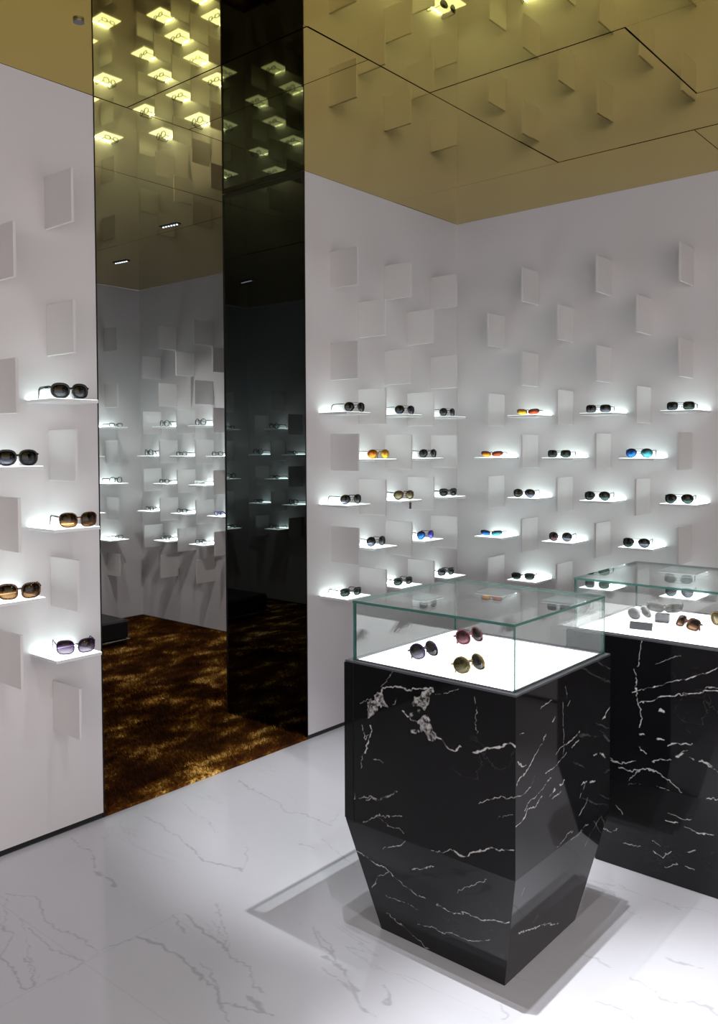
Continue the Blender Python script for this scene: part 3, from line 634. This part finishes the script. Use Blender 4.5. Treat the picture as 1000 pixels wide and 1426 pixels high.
# ================================================================== DISPLAY CASES
def case(x0, y0, label, front, right, group, fblobs=()):
    """x0,y0 = front left corner of the top; 0.636 square, 0.908 high, tapering below 0.376"""
    Wd, Hs, Ht, ins = .636, .376, .900, .083
    x1, y1 = x0+Wd, y0+.627
    r = empty('display_case', ((x0+x1)/2, (y0+y1)/2, 0)); tag(r, label, 'display case', group)
    off = r.location
    L = lambda V: np.asarray(V) - np.array([off.x, off.y, 0])
    zs = np.concatenate([np.linspace(0, Hs, 210, endpoint=False), np.linspace(Hs, Ht, 290)])
    nz = len(zs); tt = np.linspace(0, 1, 350)
    def face(fn, painted, name, seed):
        k = np.clip(1-zs/Hs, 0, 1)*ins
        T_, Z = np.meshgrid(tt, zs, indexing='ij'); K = np.broadcast_to(k, Z.shape)
        X, Y, A = fn(T_, Z, K)
        att = paint(A.ravel(), Z.ravel(), painted[0], .00092, .008, painted[1], seed) if painted else np.zeros(Z.size)
        return np.stack([X.ravel(), Y.ravel(), Z.ravel()], 1), grid_faces(len(tt), nz), att
    Vs, Fs, As, o = [], [], [], 0
    FR = lambda T_, Z, K: ((x0+K)+(x1-x0-2*K)*T_, y0+K, (x0+K)+(x1-x0-2*K)*T_)
    RT = lambda T_, Z, K: (x1-K, (y0+K)+(y1-y0-2*K)*T_, (y0+K)+(y1-y0-2*K)*T_)
    for fn, pt, flip in ((FR, front, False), (RT, right, False)):
        V, F, A = face(fn, pt, '', 31)
        Vs.append(V); Fs.append(F+o); As.append(A); o += len(V)
    # plain left, back, top and bottom
    c = lambda k, z: [(x0+k,y0+k,z),(x1-k,y0+k,z),(x1-k,y1-k,z),(x0+k,y1-k,z)]
    V = np.array(c(ins,0)+c(0,Hs)+c(0,Ht)); F = np.array([(3,0,4,7),(7,4,8,11),(2,3,7,6),(6,7,11,10),(8,9,10,11),(3,2,1,0)])
    Vs.append(V); Fs.append(F+o); As.append(np.zeros(len(V)))
    np_obj('marble_base', L(np.vstack(Vs)), np.vstack(Fs), M['marble_black'], r, np.concatenate(As))
    # access door slab on the left side with its shadow gap
    P = lambda mb: [setattr(mb, 'v', [(a-off.x, b-off.y, c_) for a, b, c_ in mb.v])]
    mb = MB(); mb.box(x0-.0022, x0+.034, y0-.0022, y1+.001, Hs+.006, Ht-.002); P(mb); mb.build('side_door', M['marble_black'], r)
    mb = MB(); mb.box(x0+.034, x0+.0365, y0-.0008, y0+.01, Hs-.004, Ht-.002); P(mb); mb.build('door_gap', M['black'], r)
    # metal channel and light table
    mb = MB(); g = .018
    for (a, b, cc, d, z) in ((x0,x1,y0,y0+g,Ht+.008),(x0,x1,y1-g,y1,Ht+.008),(x0,x0+g,y0+g,y1-g,Ht+.008),(x1-g,x1,y0+g,y1-g,Ht+.008)):
        mb.box(a, b, cc, d, Ht, z-.002)
    g2 = .026
    for (a, b, cc, d) in ((x0+g,x1-g,y0+g,y0+g2),(x0+g,x1-g,y1-g2,y1-g),(x0+g,x0+g2,y0+g2,y1-g2),(x1-g2,x1-g,y0+g2,y1-g2)):
        mb.box(a, b, cc, d, Ht, Ht+.008)
    P(mb); mb.build('metal_channel', M['darkmetal'], r)
    mb = MB(); mb.box(x0+g2+.002, x1-g2-.002, y0+g2+.002, y1-g2-.002, Ht, Ht+.005); P(mb); mb.build('light_table', M['panel_glow'], r)
    # glass cover: four sides and a lid, 8 mm thick with green cut edges
    gx0, gx1, gy0, gy1, t, zt = x0+.02, x1-.016, y0+.018, y1-.01, .008, 1.101
    def pane(nm, a, b, cc, d, z0, z1, thin):
        mb = MB(); mb.box(a, b, cc, d, z0, z1)
        nrm = {'x': (3, 5), 'y': (2, 4), 'z': (0, 1)}[thin]
        mb.m = [0 if i in nrm else 1 for i in range(6)]; P(mb); mb.build(nm, [M['glass'], M['glass_edge']], r)
    pane('glass_side', gx0, gx1, gy0, gy0+t, Ht+.006, zt-t, 'y'); pane('glass_side', gx0, gx1, gy1-t, gy1, Ht+.006, zt-t, 'y')
    pane('glass_side', gx0, gx0+t, gy0+t, gy1-t, Ht+.006, zt-t, 'x'); pane('glass_side', gx1-t, gx1, gy0+t, gy1-t, Ht+.006, zt-t, 'x')
    pane('glass_lid', gx0-.001, gx1+.001, gy0-.001, gy1+.001, zt-t, zt, 'z')
    return r
case(1.377, -2.717, 'black marble pedestal with glass cover nearest the camera holding three pairs', (VF, VFB), (VR, ()), 'marble display cases')
case(1.715, -1.81, 'black marble display case at the right photo edge behind the nearer one', (VQ, ()), None, 'marble display cases')
ZT = .9055
def on_table(g, x, y, rz, tilt, label, dz=0., roll=0.):
    g.location = (x, y, ZT+dz); g.rotation_euler = (math.radians(tilt), math.radians(roll), math.radians(rz))
    tag(g, label, 'glasses', 'sunglasses inside the display cases'); return g
on_table(make_glasses('sunglasses', 'round', .126, .0018, M['f_purple'], (M['l_grad'], M['l_dark']), folded=True), 1.572, -2.52, 80, -32, 'plum round sunglasses at the left on the near light table')
on_table(make_glasses('sunglasses', 'round', .132, .0026, M['f_pink'], (M['l_rose'], M['l_dark']), folded=True), 1.575, -2.25, 78, -30, 'rose round sunglasses at the back of the near light table')
on_table(make_glasses('sunglasses', 'round', .130, .0018, M['f_gold'], (M['l_olive'], M['l_dark']), folded=True), 1.785, -2.575, 76, -32, 'gold and olive round sunglasses at the front of the near light table')
on_table(make_glasses('sunglasses', 'round', .13, .0026, M['f_white'], (M['l_grey'], M['l_dark']), folded=True), 1.875, -1.46, 70, -34, 'white round sunglasses at the left on the far light table')
on_table(make_glasses('sunglasses', 'square', .138, .003, M['f_tort'], (M['l_brown'], M['l_brown']), folded=True), 2.06, -1.53, -35, -28, 'folded tortoise sunglasses in the middle of the far light table')
on_table(make_glasses('sunglasses', 'aviator', .138, .0022, M['f_gold'], (M['l_camo'], M['l_camo']), tip=M['f_tort']), 2.175, -1.42, -20, 0, 'gold sunglasses cut off by the right photo edge')
mb = MB(); mb.box(-.042, .042, -.003, .006, 0, .030, 0, .001); pq = mb.build('display_plaque', M['grey_tag']); pq.location = (1.945, -1.665, ZT); pq.rotation_euler = (math.radians(-20), 0, math.radians(8))
tag(pq, 'small grey plaque standing at the front of the far light table', 'sign')
mb = MB(); mb.box(-.026, .026, -.02, .02, 0, .034, 0, .002); bl = mb.build('display_block', M['slate']); bl.location = (1.955, -1.47, ZT); bl.rotation_euler = (0, 0, math.radians(12))
tag(bl, 'small slate block beside the white sunglasses in the far case', 'display block')
sl = make_glasses('sunglasses', 'sport', .138, .0026, M['f_brown'], (M['l_dark'], M['l_dark']), half=True)
sl.location = (1.965, -1.475, ZT+.034); sl.rotation_euler = (0, 0, math.radians(20)); tag(sl, 'dark sport sunglasses resting on the slate block in the far case', 'glasses', 'sunglasses inside the display cases')

# ------------------------------------------------------------------ bench in the inner room
bn = empty('bench', (-2.93, -2.24, 0)); tag(bn, 'low black leather bench on the brown carpet behind the wall edge', 'bench')
mb = MB(); mb.box(-.25, .25, -1.41, 1.41, .012, .05); mb.build('plinth', M['black'], bn)
mb = MB(); mb.box(-.285, .285, -1.45, 1.45, .05, .064, 0, .002); mb.build('metal_band', M['chrome'], bn)
mb = MB(); mb.box(-.28, .28, -1.445, 1.445, .064, .22, 0, .016); mb.build('cushion', M['leather'], bn)

# ------------------------------------------------------------------ ceiling downlights
def make_down():
    r = empty('downlight')
    mb = MB(); mb.box(-.085, .085, -.02, .02, -.004, .001, 0, .001); mb.build('housing', M['black'], r)
    for k in range(6):
        mb = MB(); mb.tube([(-.065+k*.026, 0, -.0045), (-.065+k*.026, 0, -.0075)], .0058, None, 10, up=(0,1,0)); mb.build('led_cell', M['downlight'], r)
    return r
DN = make_down(); DNu = [False]
def spot(x, y, tx, ty, power, ang, blend, col=(1, .97, .97), lab=None, rad=.010, rz=0., cat='downlight'):
    o = place(DN, DNu, (x, y, H-.001), rz)
    tag(o, lab or 'slim black ceiling downlight outside the photo frame', 'ceiling light', 'ceiling downlights')
    ld = bpy.data.lights.new('spot', 'SPOT'); ld.energy = power; ld.spot_size = math.radians(ang); ld.spot_blend = blend
    ld.color = col; ld.shadow_soft_size = rad
    lo = bpy.data.objects.new('spot_beam', ld); COL.objects.link(lo); lo.location = (x, y, H-.03)
    lo.rotation_euler = (Vector((tx, ty, 0)) - Vector((x, y, H-.03))).to_track_quat('-Z', 'Y').to_euler()
    return lo
spot(-1.446, -1.256, -1.9, -1.2, 60, 100, .6, (1, .98, .95), 'slim ceiling downlight with six leds nearest the passage', rz=.1)
spot(-2.64, -.83, -2.6, -.9, 30, 110, .6, (1, .98, .95), 'slim ceiling downlight farther into the inner room', rz=.1)
spot(-2.487, -3.3, -2.7, -3.0, 30, 120, .6, (1, .98, .95), 'slim ceiling downlight seen only in the smoked mirror', rz=.1)
mb = MB(); mb.tube([(0,0,.001), (0,0,-.006)], .019, None, 16, up=(0,1,0)); sn = mb.build('ceiling_sensor', M['darkmetal']); sn.location = (.52, -3.13, H-.001)
tag(sn, 'tiny grey round fitting in the gold ceiling, top left corner', 'ceiling fitting')
SPOTS = [
 (2.05, -2.42, .98, -1.98, 260, 40, .7), (1.62, -2.95, 2.25, -2.35, 60, 50, .5), (1.88, -2.78, 2.75, -2.95, 360, 46, .7),
 (2.6, -3.6, 1.9, -3.3, 45, 100, .6), (1.95, -2.38, 2.5, -1.95, 120, 44, .5), (1.45, -2.8, .75, -2.9, 30, 70, .7),
]
for a in SPOTS: spot(*a, col=(.93, .95, 1.))

# ------------------------------------------------------------------ added warm ambient fill, entering where unseen walls are left open
w = bpy.data.worlds.new('world'); S.world = w; w.use_nodes = True
bg = w.node_tree.nodes['Background']; bg.inputs[0].default_value = (1., .905, .87, 1); bg.inputs[1].default_value = 1.75

# ------------------------------------------------------------------ camera
cd = bpy.data.cameras.new('camera'); cam = bpy.data.objects.new('camera', cd); COL.objects.link(cam)
yaw, pit, rol = .7049, -.0347, -.0042
f = Vector((-math.sin(yaw)*math.cos(pit), math.cos(yaw)*math.cos(pit), math.sin(pit)))
rr = Vector((math.cos(yaw), math.sin(yaw), 0)); uu = rr.cross(f)
r2 = math.cos(rol)*rr + math.sin(rol)*uu; u2 = -math.sin(rol)*rr + math.cos(rol)*uu
mat = Matrix((r2, u2, -f)).transposed().to_4x4(); mat.translation = Vector((3.2027, -4.7886, 1.6))
cam.matrix_world = mat
cd.sensor_fit = 'VERTICAL'; cd.sensor_height = 36.; cd.lens = 1180.26/1426*36; cd.shift_y = -48.16/1426; cd.clip_start = .02
S.camera = cam
S.view_settings.view_transform = 'Standard'; S.view_settings.look = 'None'; S.view_settings.gamma = 1.; S.view_settings.exposure = 0.
try:
    S.view_settings.use_curve_mapping = False
except Exception: pass
S.cycles.max_bounces = 9; S.cycles.diffuse_bounces = 4; S.cycles.glossy_bounces = 6; S.cycles.transparent_max_bounces = 24
S.cycles.sample_clamp_indirect = 4.; S.cycles.use_denoising = True; S.cycles.caustics_reflective = False; S.cycles.caustics_refractive = False
